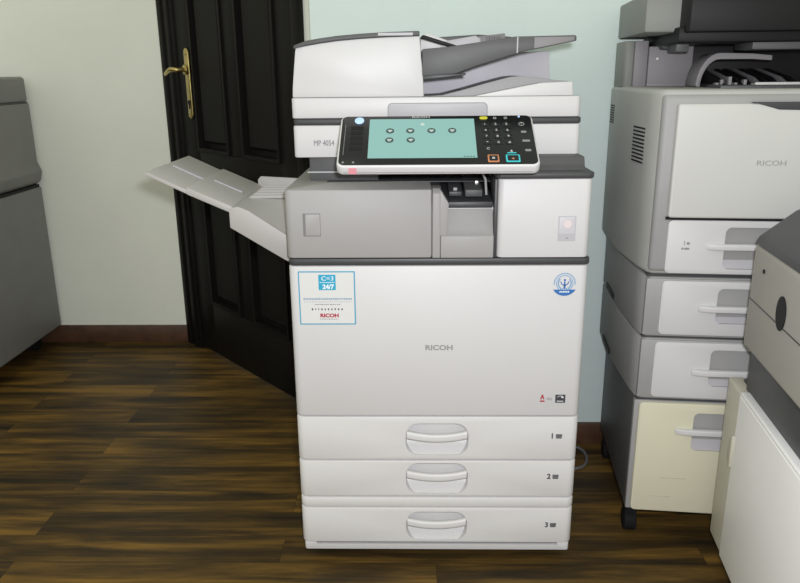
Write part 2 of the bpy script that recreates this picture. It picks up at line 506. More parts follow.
front_panel('bank_frame', 0.1420, 0.1665, OFFWHITE, bev=0.004)

# front cover
cover = front_panel('front_cover', 0.3605, 0.6835, WHITE, bev=0.003)
text('brand_lettering', 'RICOH', 0.0150, 0.003, -0.0005, 0.512, SILVER, cover, bold=0.0004, sx=1.22)
# sticker
st = prism('service_sticker', rr(-0.2770, -0.1640, 0.5625, 0.6735, 0.002), 'y', 0.0005, -0.0006, CYANB, cover, 0)
prism('sticker_face', rr(-0.2744, -0.1666, 0.5650, 0.6710, 0.001), 'y', 0.0, -0.0009, PAPER, cover, 0)
prism('sticker_square', rr(-0.2365, -0.2025, 0.635, 0.6665, 0.001), 'y', 0.0, -0.0012, CYAN, cover, 0)
text('sticker_lettering', 'C=3', 0.0125, -0.2185, -0.0013, 0.6585, WHITEINK, cover, sx=1.15)
text('sticker_lettering', '24/7', 0.0125, -0.2175, -0.0013, 0.6415, WHITEINK, cover, bold=0.0005)
text('sticker_brand', 'RICOH', 0.0105, -0.2170, -0.0011, 0.5815, RED, cover, bold=0.0005, sx=1.15)
def scribble(name, x0, x1, z, h, w, gap, material, y=-0.0011):
    """a row of small print too fine to read"""
    bm = bmesh.new(); x = x0
    while x < x1:
        ww = min(w * random.uniform(0.6, 1.3), x1 - x)
        add_box(bm, x, x + ww, y, 0.0, z - h * random.uniform(0.35, 0.5), z + h * random.uniform(0.35, 0.5))
        x += ww + gap
    return link(name, mesh_from(bm, name), material, cover)
scribble('sticker_print', -0.234, -0.205, 0.6507, 0.0018, 0.003, 0.001, WHITEINK, -0.0013)
scribble('sticker_print', -0.268, -0.171, 0.6165, 0.0045, 0.0032, 0.0010, PALEBLUE)
scribble('sticker_print', -0.267, -0.172, 0.6105, 0.0012, 0.005, 0.0015, PALEBLUE)
scribble('sticker_print', -0.246, -0.195, 0.6050, 0.0020, 0.003, 0.0012, GREYINK)
scribble('sticker_print', -0.252, -0.187, 0.5950, 0.0042, 0.0022, 0.0042, DARKINK)
scribble('sticker_print', -0.236, -0.200, 0.5742, 0.0018, 0.003, 0.0012, GREYINK)
# round environmental emblem
ex, ez = 0.2495, 0.647
bm = bmesh.new(); ring_mesh(bm, ex, ez, 0.0168, 0.0156, 'y', 0.0003, -0.0006)
for i in range(26):                                     # ring of fine lettering and laurel
    a = PI * (-0.02 + 1.04 * i / 25)
    c, s = math.cos(a), math.sin(a); r = 0.0205
    add_box(bm, ex + r * c - 0.0009, ex + r * c + 0.0009, -0.0006, 0.0003, ez + r * s - 0.0011, ez + r * s + 0.0011)
for sgn in (-1, 1):
    for i in range(7):
        a = math.radians(-70 + 18 * i); rad = 0.0126
        px, pz = ex + sgn * rad * math.cos(a), ez + rad * math.sin(a)
        add_prism(bm, disc_pts(px, pz, 0.0013, 0.0022, 8), 'y', 0.0003, -0.0006)
link('eco_emblem', mesh_from(bm, 'eco_emblem'), LBLUE, cover)
bm = bmesh.new()
add_prism(bm, disc_pts(ex, ez + 0.0068, 0.0023, n=12), 'y', 0.0003, -0.0006)
add_prism(bm, [(ex - 0.0022, ez - 0.011), (ex + 0.0022, ez - 0.011), (ex + 0.0012, ez + 0.004), (ex - 0.0012, ez + 0.004)], 'y', 0.0003, -0.0006)
for sgn in (-1, 1):
    ring_mesh(bm, ex + sgn * 0.0001, ez + 0.004, 0.0085, 0.0066, 'y', 0.0003, -0.0006, 10, *((-PI / 2, 0) if sgn > 0 else (PI, 1.5 * PI)))
link('emblem_figure', mesh_from(bm, 'emblem_figure'), BLUE, cover)
a = math.radians(22)
bm = bmesh.new(); add_prism(bm, disc_pts(ex, ez, 0.0255, n=24, a0=PI + 0.52, a1=2 * PI - 0.52), 'y', 0.0003, -0.0007)
link('emblem_band', mesh_from(bm, 'emblem_band'), BLUE, cover)
bm = bmesh.new()
for i in range(6): add_box(bm, ex - 0.0095 + i * 0.0033, ex - 0.0072 + i * 0.0033, -0.0010, 0, ez - 0.0185, ez - 0.0155)
link('emblem_print', mesh_from(bm, 'emblem_print'), WHITEINK, cover)
# small marks at the lower right
bm = bmesh.new()
add_prism(bm, [(0.2125, 0.398), (0.2150, 0.398), (0.2168, 0.4035), (0.2186, 0.398), (0.2211, 0.398), (0.2180, 0.4085), (0.2156, 0.4085)], 'y', 0.0003, -0.0006)
add_box(bm, 0.2120, 0.2216, -0.0006, 0.0003, 0.3925, 0.3955)
link('red_logo', mesh_from(bm, 'red_logo'), RED, cover)
text('mark_lettering', 'PS3', 0.0075, 0.2315, -0.0004, 0.3985, GREYINK, cover)
prism('star_badge', rr(0.2435, 0.2640, 0.3905, 0.4085, 0.0006), 'y', 0.0003, -0.0006, DARKINK, cover, 0)
bm = bmesh.new(); ring_mesh(bm, 0.2537, 0.399, 0.0074, 0.0066, 'y', 0.0, -0.0009, 16, 0.3, 2.6)
add_box(bm, 0.2465, 0.2600, -0.0009, 0, 0.3935, 0.3948)
star = [(0.2575 + (0.0032 if i % 2 == 0 else 0.0014) * math.sin(PI * i / 5), 0.4035 + (0.0032 if i % 2 == 0 else 0.0014) * math.cos(PI * i / 5)) for i in range(10)]
add_prism(bm, star, 'y', 0.0, -0.0009)
link('badge_mark', mesh_from(bm, 'badge_mark'), WHITEINK, cover)

# dark band over the front cover
prism('belt_trim', rr(-X + 0.001, X + 0.002, 0.001, 0.2, 0.012, 6, 'ab'), 'z', 0.6845, 0.6985, DARK, cp, 0.003)

# grey paper exit unit, left part
ZU = 0.8345
prism('exit_unit_cover', rr(-X - 0.001, -0.0125, -0.001, 0.40, 0.014, 6, 'a'), 'z', 0.6995, ZU, GREY, cp, 0.004)
gl = prism('latch_recess', rr(-0.262, -0.228, 0.744, 0.789, 0.001), 'y', 0.001, -0.0016, GAP, cp, 0)
prism('latch', rr(-0.257, -0.2285, 0.7455, 0.7875, 0.002), 'y', 0.001, -0.0032, GREY, gl, 0.001)
# right part with the scooped exit
bm = bmesh.new()
prof_full = [(-0.001, 0.6995), (-0.001, 0.826), (0.010, ZU), (0.06, ZU), (0.06, 0.6995)]
add_prism(bm, prof_full, 'x', -0.0115, 0.004)
bevel_bm(bm, 0.002)
cheek = link('exit_cheek', mesh_from(bm, 'exit_cheek'), GREY, cp, 40)
prof = [(-0.001, 0.6995), (-0.001, 0.742)]
for i in range(9):
    t = i / 8
    prof.append((0.004 + 0.030 * t, 0.7455 + 0.055 * t ** 1.25))
prof += [(0.040, 0.8015), (0.08, 0.8015), (0.08, 0.6995)]
scp = prism('exit_scoop', prof, 'x', 0.0045, 0.1075, GREY, cp, 0.002, ang=35)
# slanted side of the scoop
sl = [(-0.0115, 0.8345), (0.004, 0.8345), (0.030, 0.795), (0.016, 0.742), (0.004, 0.742), (-0.0115, 0.76)]
prism('scoop_side', [(0.0035, 0.833), (0.020, 0.806), (0.016, 0.744), (0.0035, 0.744)], 'y', -0.0008, 0.05, GREY, cp, 0.001)
# dark exit floor
box('exit_lip', 0.006, 0.1072, 0.0230, 0.0360, 0.7935, 0.8065, DARK, cp, 0.003)
bm = bmesh.new()
add_prism(bm, [(0.029, 0.800), (0.029, 0.805), (0.30, 0.832), (0.30, 0.801)], 'x', 0.006, 0.1075)
bevel_bm(bm, 0.002)
ef = link('exit_floor', mesh_from(bm, 'exit_floor'), DARK, cp, 40)
bm = bmesh.new()
add_prism(bm, [(0.050, 0.812), (0.050, 0.822), (0.25, 0.848), (0.25, 0.812)], 'x', 0.022, 0.048); bevel_bm(bm, 0.002)
link('paper_guide', mesh_from(bm, 'paper_guide'), DARK, ef, 40)
bm = bmesh.new()
add_prism(bm, [(0.045, 0.812), (0.045, 0.826), (0.25, 0.850), (0.25, 0.812)], 'x', 0.054, 0.088); bevel_bm(bm, 0.002)
link('paper_guide', mesh_from(bm, 'paper_guide'), MIDDARK, ef, 40)
for i, (x, y, z) in enumerate(((0.035, 0.06, 0.8245), (0.080, 0.09, 0.8335))):
    box('guide_clip', x - 0.004, x + 0.004, y - 0.003, y + 0.003, z - 0.004, z + 0.004, STEEL if i % 2 else GREY, ef, 0.001)
tube('exit_lever', [(0.096, 0.05, 0.815), (0.094, 0.052, 0.845), (0.088, 0.06, 0.858), (0.08, 0.075, 0.862)], 0.0025, GREY, ef)
prism('exit_ramp', [(-0.14, ZU - 0.002), (0.006, ZU - 0.002), (0.006, 0.812), (-0.01, 0.812)], 'y', 0.05, 0.36, DARK, cp, 0.0)
box('exit_back', -0.25, 0.11, 0.36, 0.53, 0.80, 0.885, BLACK, cp, 0.002)
box('exit_plate', -0.225, 0.108, 0.10, 0.36, ZU - 0.001, ZU + 0.0012, DARK, cp, 0.0005)
# white block at right
wb = prism('white_side_cover', rr(0.1135, 0.2925, -0.001, 0.30, 0.013, 6, 'ab'), 'z', 0.6995, 0.853, WHITE, cp, 0.003)
prism('reader_frame', rr(0.2305, 0.2645, 0.7325, 0.7815, 0.0015), 'y', 0.001, -0.0016, PALEGREY, wb, 0)
prism('reader_pad', rr(0.2325, 0.2625, 0.7465, 0.7795, 0.0015), 'y', 0.001, -0.0022, LAVWHITE, wb, 0.0003)
prism('reader_mark', disc_pts(0.2485, 0.766, 0.0075), 'y', 0.001, -0.0026, PALEPINK, wb, 0)
prism('reader_light', disc_pts(0.2485, 0.7385, 0.0016, n=10), 'y', 0.001, -0.0021, GREYINK, wb, 0)
box('side_gap', 0.1078, 0.1140, 0.004, 0.10, 0.6995, 0.852, DARK, cp, 0.001)
prism('cap_trim', rr(0.1085, 0.2955, -0.002, 0.40, 0.012, 6, 'ab'), 'z', 0.8532, 0.8650, DARK, cp, 0.003)
prism('scanner_support', [(0.03, 0.864), (0.048, 0.873), (0.055, 0.889), (0.40, 0.889), (0.40, 0.864)], 'x', 0.09, 0.2860, MIDDARK, cp, 0.003)
box('scanner_support', -0.262, -0.12, 0.125, 0.40, ZU - 0.002, 0.889, MIDDARK, cp, 0.003)
box('support_edge', -0.266, -0.118, 0.12, 0.14, 0.851, 0.854, PALEGREY, cp, 0.0005)

# scanner body
SY = 0.10
sx0, sx1 = -0.2885, 0.2845
sb = prism('scanner_body', rr(sx0, sx1, SY, 0.54, 0.010, 6, 'ab'), 'z', 0.8845, 0.9480, WHITE, cp, 0.003)
text('model_lettering', 'MP 4054', 0.0155, -0.2275, SY - 0.0006, 0.9130, DARKGREYINK, sb, sx=0.755)
prism('scanner_seam', rr(sx0 + 0.001, sx1 + 0.001, SY + 0.002, 0.53, 0.008, 6, 'ab'), 'z', 0.9485, 0.9610, DARK, cp, 0.003)
lid = prism('feeder_base', rr(sx0 - 0.001, sx1 - 0.002, SY - 0.001, 0.53, 0.010, 6, 'ab'), 'z', 0.9615, 1.0015, WHITE, cp, 0.003)
hz0 = rr(-0.097, 0.0975, 0.9618, 0.9890, 0.008, 6, 'cd')
prism('lid_handle', hz0, 'y', SY - 0.0008, SY - 0.003, PALEGREY, lid, 0.0008)
bm = bmesh.new()
out = rr(-0.0985, 0.0990, 0.9617, 0.9905, 0.009, 6, 'cd')
add_prism(bm, out, 'y', SY + 0.002, SY - 0.0018)
link('handle_outline', mesh_from(bm, 'handle_outline'), GREYINK, lid)

# document feeder block on the left with its curved dark top
BX1 = -0.0285
topc = [(-0.2765, 1.0955), (-0.255, 1.0995), (-0.23, 1.1035), (-0.195, 1.1080), (-0.15, 1.1115), (-0.10, 1.1140), (-0.035, 1.1155)]
body = [(-0.2865, 1.0018), (-0.2855, 1.020), (-0.2815, 1.055)] + topc + [(BX1 - 0.003, 1.075), (BX1, 1.045), (BX1 + 0.002, 1.0018)]
fb = prism('feeder_block', body, 'y', SY - 0.001, 0.50, WHITE, cp, 0.003, ang=40)
tp = [(a, b + 0.0005) for a, b in topc] + [(a, b + 0.0090) for a, b in topc[::-1]]
tp[0] = (-0.2795, 1.0935); tp[-1] = (-0.2795, 1.1000)
prism('feeder_top_cover', tp, 'y', SY - 0.004, 0.50, MIDDARK, cp, 0.002, ang=50)
box('feeder_top_label', -0.115, -0.048, SY - 0.0045, SY - 0.003, 1.1165, 1.1215, PALEGREY, cp, 0)

# back wall of the feeder under the input tray, and output ramp
prism('feeder_rear', [(-0.03, 1.0018), (0.255, 1.0018), (0.250, 1.090), (-0.03, 1.082)], 'y', 0.30, 0.50, LAVWHITE, cp, 0.002)
ramp = [(-0.0255, 1.0018), (0.010, 1.0035), (0.05, 1.0130), (0.10, 1.0265), (0.145, 1.0375), (0.165, 1.0395), (0.200, 1.0365), (0.235, 1.0310), (0.262, 1.0290), (0.265, 1.0018)]
prism('output_ramp', ramp, 'y', SY + 0.035, 0.31, RAMPGREY, cp, 0.002, ang=40)
front = [(0.070, 1.0018), (0.165, 1.0200), (0.205, 1.0270), (0.264, 1.0285), (0.266, 1.0018)]
prism('output_ramp_front', front, 'y', SY + 0.001, SY + 0.037, WHITE, cp, 0.002, ang=40)
# input tray
tray = [(-0.030, 1.0410), (0.035, 1.0450), (0.075, 1.0590), (0.160, 1.0835), (0.266, 1.1035), (0.266, 1.1125), (0.262, 1.1140), (0.15, 1.1125), (0.08, 1.1030), (0.02, 1.0950), (-0.030, 1.0910)]
it = prism('input_tray', tray, 'y', SY - 0.004, 0.36, MIDDARK, cp, 0.002, ang=35)
prism('tray_seam', [(0.1520, 1.0820), (0.1545, 1.0825), (0.1545, 1.1120), (0.1520, 1.1115)], 'y', SY - 0.0045, SY, PALEGREY, it, 0)
prism('tray_extension', [(0.185, 1.0895), (0.262, 1.1042), (0.262, 1.1115), (0.185, 1.1110)], 'y', SY - 0.0055, SY, LAVGREY, it, 0.0008)
prism('tray_underside', [(-0.028, 1.034), (0.055, 1.042), (0.055, 1.046), (-0.028, 1.043)], 'y', SY + 0.001, SY + 0.1, DARK, cp, 0.001)
# side guide and feed mouth seen above the tray
prism('side_guide', [(0.005, 1.086), (0.09, 1.0955), (0.088, 1.112), (0.078, 1.118), (0.05, 1.1135), (0.012, 1.1075)], 'y', 0.17, 0.178, PALEGREY, cp, 0.0015)
bm = bmesh.new()
add_prism(bm, [(0.09, 1.098), (0.155, 1.105), (0.152, 1.128), (0.095, 1.122)], 'y', 0.30, 0.315)
for i in range(6):
    x = 0.112 + i * 0.0058
    add_box(bm, x, x + 0.0024, 0.292, 0.301, 1.104, 1.1235)
bevel_bm(bm, 0.001)
link('rear_guide', mesh_from(bm, 'rear_guide'), LAVGREY, cp, 40)
prism('feed_mouth', [(-0.033, 1.084), (0.012, 1.088), (0.030, 1.108), (-0.020, 1.126), (-0.033, 1.118)], 'y', 0.20, 0.44, WHITE, cp, 0.002)
prism('feed_flap', [(-0.034, 1.113), (-0.028, 1.118), (0.040, 1.097), (0.038, 1.092)], 'y', 0.115, 0.16, BLACK, cp, 0.001)
prism('rear_cover_edge', [(-0.034, 1.122), (0.10, 1.1290), (0.17, 1.1240), (0.24, 1.113), (0.24, 1.108), (0.16, 1.1135), (0.02, 1.112), (-0.034, 1.112)], 'y', 0.37, 0.50, MIDDARK, cp, 0.002)

# tilted control panel
PW, PH, PT = 0.360, 0.152, 0.020
pb = Vector((-0.004, -0.100, 0.8905)); pt = Vector((-0.004, 0.030, 0.9700))
vv = (pt - pb).normalized(); uu = Vector((1, 0, 0)); nn = uu.cross(vv)
PHt = (pt - pb).length
def P_link(o):
    return o
panel = prism('control_panel', rr(-PW / 2, PW / 2, 0, PHt, 0.013, 8), 'z', -PT, 0, WHITE, cp, 0.004, 3)
Mx = Matrix((uu, vv, nn)).transposed().to_4x4(); Mx.translation = pb
panel.matrix_local = Mx
def on_panel(name, pts, w0, w1, m, bev=0.0003): return prism(name, pts, 'z', w0, w1, m, panel, bev)
def pu(px): return -0.180 + 0.360 * (px - 339.0) / 198.0      # along the panel
on_panel('panel_glass', rr(-0.1765, 0.1765, 0.0035, PHt - 0.0035, 0.011, 8), -0.002, 0.0008, GLOSSBLACK)
on_panel('screen', rr(-0.1250, 0.0700, 0.0215, 0.1385, 0.001), 0.0, 0.0014, SCREEN, 0)
for px, v in ((390.5, 0.1015), (411, 0.1015), (432.5, 0.1015), (453.5, 0.1015), (390, 0.0735), (411.5, 0.0735)):
    x = pu(px)
    ic = on_panel('screen_icon', disc_pts(x, v, 0.0078, 0.0080, 20), 0.001, 0.0018, ICON, 0)
    bm = bmesh.new(); add_box(bm, x - 0.004, x + 0.004, v - 0.0005, v + 0.0025, 0.001, 0.0021)
    add_box(bm, x - 0.0022, x + 0.0022, v - 0.0035, v - 0.0015, 0.001, 0.0021)
    link('icon_mark', mesh_from(bm, 'icon_mark'), ICONW, panel)
on_panel('screen_icon', disc_pts(pu(423.5), 0.1215, 0.004, 0.0035, 14), 0.001, 0.0018, ICONW, 0)
bm = bmesh.new()
for i in range(4): add_box(bm, 0.046 + i * 0.0055, 0.0495 + i * 0.0055, 0.0235, 0.0255, 0.001, 0.0018)
link('screen_print', mesh_from(bm, 'screen_print'), ICON, panel)
text('panel_lettering', 'RICOH', 0.0085, pu(422), 0.1450, 0.0009, KEYWHITE, panel, 'flat', sx=1.3)
on_panel('home_key', disc_pts(pu(358.5), 0.1345, 0.0088, 0.0098, 24), 0.0, 0.0022, BLUELED, 0.0005)
for i in range(5):
    v = 0.112 - i * 0.0155
    bm = bmesh.new()
    add_box(bm, -0.159, -0.136, v - 0.0055, v + 0.0055, 0.0005, 0.0011)
    link('side_key', mesh_from(bm, 'side_key'), BLACK, panel)
bm = bmesh.new()
for i in range(22): add_box(bm, -0.1700, -0.1688, 0.032 + i * 0.0042, 0.0345 + i * 0.0042, 0.0, 0.0010)
link('panel_print', mesh_from(bm, 'panel_print'), GREYINK, panel)
yk = on_panel('reset_key', rr(pu(486.5) - 0.0075, pu(486.5) + 0.0075, 0.1370, 0.1450, 0.0038, 6), 0.0, 0.0020, YELLOW, 0.0005)
for px, s in ((498, 'O'), (509, 'O')):
    text('key_lettering', s, 0.0085, pu(px), 0.1405, 0.0010, KEYWHITE, panel, 'flat')
keys = ['1', '2', '3', '4', '5', '6', '7', '8', '9', '*', '0', '#']
for r_ in range(4):
    for c_ in range(3):
        x = pu(487 + 11 * c_ + 1.0 * 0.3 * r_); v = 0.1205 - r_ * 0.0185
        kk = on_panel('number_key', rr(x - 0.0075, x + 0.0075, v - 0.0062, v + 0.0062, 0.002, 3), 0.0, 0.0014, GLOSSBLACK, 0.0003)
        text('key_number', keys[r_ * 3 + c_], 0.0085, x, v, 0.0017, KEYWHITE, panel, 'flat')
text('key_lettering', 'C', 0.0085, pu(488), 0.0475, 0.0010, KEYWHITE, panel, 'flat')
bm = bmesh.new(); ring_mesh(bm, pu(524.5), 0.1215, 0.0052, 0.0044, 'z', 0.0, 0.0012, 20)
add_box(bm, pu(524.5) - 0.0005, pu(524.5) + 0.0005, 0.1215, 0.1255, 0.0, 0.0012)
link('power_mark', mesh_from(bm, 'power_mark'), KEYWHITE, panel)
for px, v, w in ((525.5, 0.0970, 0.010), (526.5, 0.0700, 0.014), (527, 0.0420, 0.011)):
    on_panel('function_key', rr(pu(px) - w / 2, pu(px) + w / 2, v - 0.003, v + 0.003, 0.002, 3), 0.0, 0.0011, GREYINK, 0)
on_panel('indicator', rr(pu(523) - 0.002, pu(523) + 0.002, 0.1425, 0.1475, 0.001, 3), 0.0, 0.0012, BLUELED, 0)
on_panel('stop_key', rr(pu(492) - 0.0100, pu(492) + 0.0100, 0.0085, 0.0290, 0.002, 3), 0.0, 0.0018, ORANGE, 0.0003)
on_panel('stop_key_face', rr(pu(492) - 0.0075, pu(492) + 0.0075, 0.0115, 0.0260, 0.0015, 3), 0.0, 0.0022, GLOSSBLACK, 0)
on_panel('stop_key_mark', rr(pu(492) - 0.0025, pu(492) + 0.0025, 0.0165, 0.0210, 0.001, 3), 0.0, 0.0026, KEYWHITE, 0)
on_panel('start_key', rr(pu(511) - 0.0125, pu(511) + 0.0125, 0.0085, 0.0290, 0.002, 3), 0.0, 0.0018, CYANKEY, 0.0003)
on_panel('start_key_face', rr(pu(511) - 0.0098, pu(511) + 0.0098, 0.0112, 0.0263, 0.0015, 3), 0.0, 0.0022, GLOSSBLACK, 0)
on_panel('start_key_mark', [(pu(511) - 0.003, 0.015), (pu(511) + 0.003, 0.015), (pu(511), 0.0195)], 0.0, 0.0026, ORANGE, 0)
on_panel('copy_mark', [(pu(509), 0.038), (pu(512), 0.038), (pu(510.5), 0.044)], 0.0, 0.0012, KEYWHITE, 0)
on_panel('copy_mark', rr(pu(506), pu(515), 0.0335, 0.0360, 0.0008, 3), 0.0, 0.0012, CYANKEY, 0)
for px in (345.5, 355.5):
    on_panel('status_light', disc_pts(pu(px), 0.010, 0.0022, n=12), 0.0, 0.0014, GREYINK, 0)
o = prism('pink_sticker', rr(-0.158, -0.144, -0.0170, -0.0035, 0.001), 'y', 0.0002, -0.0006, PINK, panel, 0)
prism('panel_lip', rr(-PW / 2 + 0.012, PW / 2 - 0.012, -0.0145, -0.0135, 0.0004), 'y', 0.001, -0.0005, GREYINK, panel, 0)
# arm carrying the panel
box('panel_arm', -0.06, 0.05, 0.02, 0.12, 0.895, 0.925, DARK, cp, 0.004)

# left output tray, three sections rising to the left
ot = prism('output_tray', [(-0.294, 0.674), (-0.300, 0.671), (-0.312, 0.6745), (-0.425, 0.745), (-0.425, 0.786), (-0.405, 0.7885), (-0.385, 0.7800), (-0.300, 0.7230), (-0.294, 0.7200)],
           'y', 0.080, 0.089, TRAYGREY, cp, 0.002, ang=35)
# dished bed of the first section
bm = bmesh.new(); nx, ny = 18, 16; grid = []
for j in range(ny + 1):
    row = []
    y = 0.088 + (0.385 - 0.088) * j / ny
    for i in range(nx + 1):
        x = -0.4245 + 0.130 * i / nx
        t = i / nx; s = j / ny
        flat = 0.7860 + 0.002 * t
        dip = max(0, 1 - s / 0.42) ** 0.8
        z = flat - dip * (0.072 * max(0, t - 0.08) ** 1.1)
        row.append(bm.verts.new((x, y, z)))
    grid.append(row)
for j in range(ny):
    for i in range(nx):
        bm.faces.new((grid[j][i], grid[j][i + 1], grid[j + 1][i + 1], grid[j + 1][i]))
bed = link('tray_bed', mesh_from(bm, 'tray_bed'), TRAYGREY, ot, 60)
sd = bed.modifiers.new('t', 'SOLIDIFY'); sd.thickness = 0.006; sd.offset = -1
for k in range(5):
    y = 0.205 + k * 0.038
    prism('tray_rib', [(-0.412, 0.785), (-0.404, 0.7915), (-0.296, 0.7925), (-0.296, 0.785)], 'y', y, y + 0.0045, TRAYGREY, ot, 0.001)
prism('tray_fence', [(-0.425, 0.76), (-0.425, 0.802), (-0.418, 0.810), (-0.296, 0.803), (-0.296, 0.72)], 'y', 0.378, 0.386, TRAYGREY, ot, 0.0015)
def tray_leaf(name, x0, z0, x1, z1, t, slot, y0):
    o = prism(name, [(x0, z0), (x1, z1), (x1, z1 - t), (x0, z0 - t)], 'y', y0, 0.384, TRAYGREY, ot, 0.002)
    d = Vector((x1 - x0, 0, z1 - z0)); n = Vector((-d.z, 0, d.x)).normalized()
    if n.z < 0: n = -n
    sa, sb_, ya, yb = slot
    pa = Vector((x0, 0, z0)) + d * sa + n * 0.0003; pb_ = Vector((x0, 0, z0)) + d * sb_ + n * 0.0003
    bm = bmesh.new()
    add_prism(bm, [(pa.x, pa.z), (pb_.x, pb_.z), (pb_.x + n.x * 0.003, pb_.z + n.z * 0.003), (pa.x + n.x * 0.003, pa.z + n.z * 0.003)], 'y', ya, yb)
    bevel_bm(bm, 0.001)
    link('tray_ridge', mesh_from(bm, 'tray_ridge'), PALEGREY, o, 40)
    return o
tray_leaf('tray_extension', -0.418, 0.7885, -0.509, 0.8290, 0.015, (0.12, 0.80, 0.225, 0.240), 0.0815)
tray_leaf('tray_extension', -0.498, 0.8180, -0.590, 0.8610, 0.009, (0.10, 0.85, 0.215, 0.240), 0.0835)

# ------------------------------------------------------------------ grey printer on cassettes, right
PR = thing('laser_printer', 'bulky grey and white printer on a drawer stack and yellowed cabinet, against the right wall', 'printer', (0.437, 0.096, 0), -0.10)
PWD = 0.455
LXB = -0.030                                     # the sides swell towards the back
def side_outline(x_front, swell, back, w=PWD, r=0.012):
    L_ = [(x_front + r, 0.0), (w - x_front - r, 0.0), (w - x_front, r)]
    L_ += [(w - x_front + swell * 0.4, 0.06), (w - x_front + swell, 0.20), (w - x_front + swell, back)]
    L_ += [(x_front - swell, back), (x_front - swell, 0.20), (x_front - swell * 0.4, 0.06), (x_front, r)]
    return L_
# casters
for x in (0.020, PWD - 0.04):
    for y in (0.045, 0.385):
        bm = bmesh.new(); add_prism(bm, disc_pts(y, 0.027, 0.027), 'x', x - 0.014, x + 0.014); bevel_bm(bm, 0.003)
        add_box(bm, x - 0.013, x + 0.013, y - 0.018, y + 0.018, 0.045, 0.082)
        link('caster', mesh_from(bm, 'caster'), RUBBER, PR, 40)
prism('cabinet', rr(0.0, PWD, 0.012, 0.41, 0.004), 'z', 0.080, 0.354, PRDARKGREY, PR, 0.002)
box('cabinet_front_frame', 0.0, PWD, 0.0, 0.016, 0.081, 0.353, PRFRAME, PR, 0.003)

def recess_front(name, z0, z1, material, rz0, rz1, barz, x0=0.026, x1=None, yo=-0.008, dx=0.0):
    x1 = x1 or PWD - 0.026
    d = prism(name, rr(x0, x1, z0, z1, 0.010, 6), 'y', yo, 0.010, material, PR, 0.002)
    c = prism('c', rr(0.147 + dx, PWD - 0.120 + dx, rz0, rz1, 0.012, 6), 'y', -0.05, 0.006, PALEGREY, PR, 0)
    cut(d, c)
    bm = bmesh.new()
    lx0, lx1 = 0.110 + dx, PWD - 0.082 + dx
    add_prism(bm, [(lx0, -0.012), (lx0 + 0.02, -0.019), (lx1 - 0.02, -0.019), (lx1, -0.012), (lx1, -0.007), (lx0, -0.007)], 'z', barz - 0.0065, barz + 0.0065)
    bevel_bm(bm, 0.003, 3)
    link('handle', mesh_from(bm, 'handle'), PRDRAWER, d, 40)
    zm = rz0 + 0.45 * (rz1 - rz0)
    prism('handle_well', [(0.0062, rz1), (0.0045, rz1), (0.0045, zm), (yo + 0.001, rz0 + 0.001), (0.0062, rz0)], 'x', 0.148 + dx, PWD - 0.121 + dx, PALEGREY, d, 0)
    return d
recess_front('cabinet_door', 0.083, 0.351, YELLOWED, 0.240, 0.330, 0.286, 0.010, dx=-0.020)
bm = bmesh.new()
for q in ((0.05, 0.105, 0.168, 0.1695), (0.03, 0.075, 0.121, 0.1225)):
    add_box(bm, q[0] + 0.02, q[1] + 0.02, -0.0086, -0.007, q[2], q[3])
link('scuff', mesh_from(bm, 'scuff'), CREAM, PR)
# two cassette units
for z0, z1 in ((0.358, 0.4985), (0.5025, 0.634)):
    c = prism('cassette_casing', side_outline(0.0, 0.018, 0.43), 'z', z0, z1, CASEGREY, PR, 0.004, ang=50)
    box('cassette_frame', 0.003, PWD - 0.003, -0.0025, 0.01, z0 + 0.003, z1 - 0.003, PRFRAME, c, 0.003)
    recess_front('cassette_drawer', z0 + 0.007, z1 - 0.006, PRDRAWER, z0 + (0.0365 if z0 < 0.5 else 0.0345), z1 - 0.021, 0.4265 if z0 < 0.5 else 0.5695, 0.031 if z0 < 0.5 else 0.034)
    # a finger slot low on the side
    bm = bmesh.new(); add_box(bm, -0.0200, -0.010, 0.25, 0.36, z0 + 0.004, z0 + 0.018); bevel_bm(bm, 0.001)
    link('side_slot', mesh_from(bm, 'side_slot'), BLACK, c)
box('seam', 0.004, PWD - 0.004, 0.004, 0.40, 0.353, 0.3585, DARK, PR, 0)
box('seam', 0.004, PWD - 0.004, 0.004, 0.42, 0.498, 0.503, DARK, PR, 0)
box('seam', 0.004, PWD - 0.004, 0.004, 0.42, 0.633, 0.639, DARK, PR, 0)
# main body
ZB = 1.012
mb = prism('printer_body', side_outline(0.0, 0.030, 0.445), 'z', 0.638, ZB, PRGREY, PR, 0.012, 4, ang=50)
box('body_frame', 0.004, PWD - 0.004, -0.004, 0.02, 0.645, ZB - 0.008, PRFRAME, mb, 0.010, 3)
recess_front('body_drawer', 0.645, 0.7565, PRDRAWER, 0.6565, 0.743, 0.7025, 0.034, yo=-0.012)
fc = prism('front_cover', rr(0.030, PWD - 0.02, 0.7625, 0.9855, 0.006, 5), 'y', -0.020, 0.004, PRCREAM, PR, 0.004, 3)
text('brand_lettering', 'RICOH', 0.0140, 0.214, -0.0204, 0.8725, SILVER, fc, sx=1.3)
prism('cover_notch', [(0.165, 0.988), (0.30, 0.988), (0.30, 0.972), (0.215, 0.974)], 'y', -0.0215, -0.005, DARK, fc, 0.001)
box('cover_gap', 0.028, PWD - 0.02, -0.010, 0.0, 0.757, 0.7625, BLACK, PR, 0)
text('tray_number', '1', 0.014, 0.0685, -0.0123, 0.709, GREYINK, PR)
bm = bmesh.new()
for q in ((0.073, 0.079, 0.7065, 0.7115), (0.0635, 0.0675, 0.696, 0.700), (0.069, 0.079, 0.696, 0.700)):
    add_box(bm, q[0], q[1], -0.0126, -0.011, q[2], q[3])
link('tray_print', mesh_from(bm, 'tray_print'), GREYINK, PR)
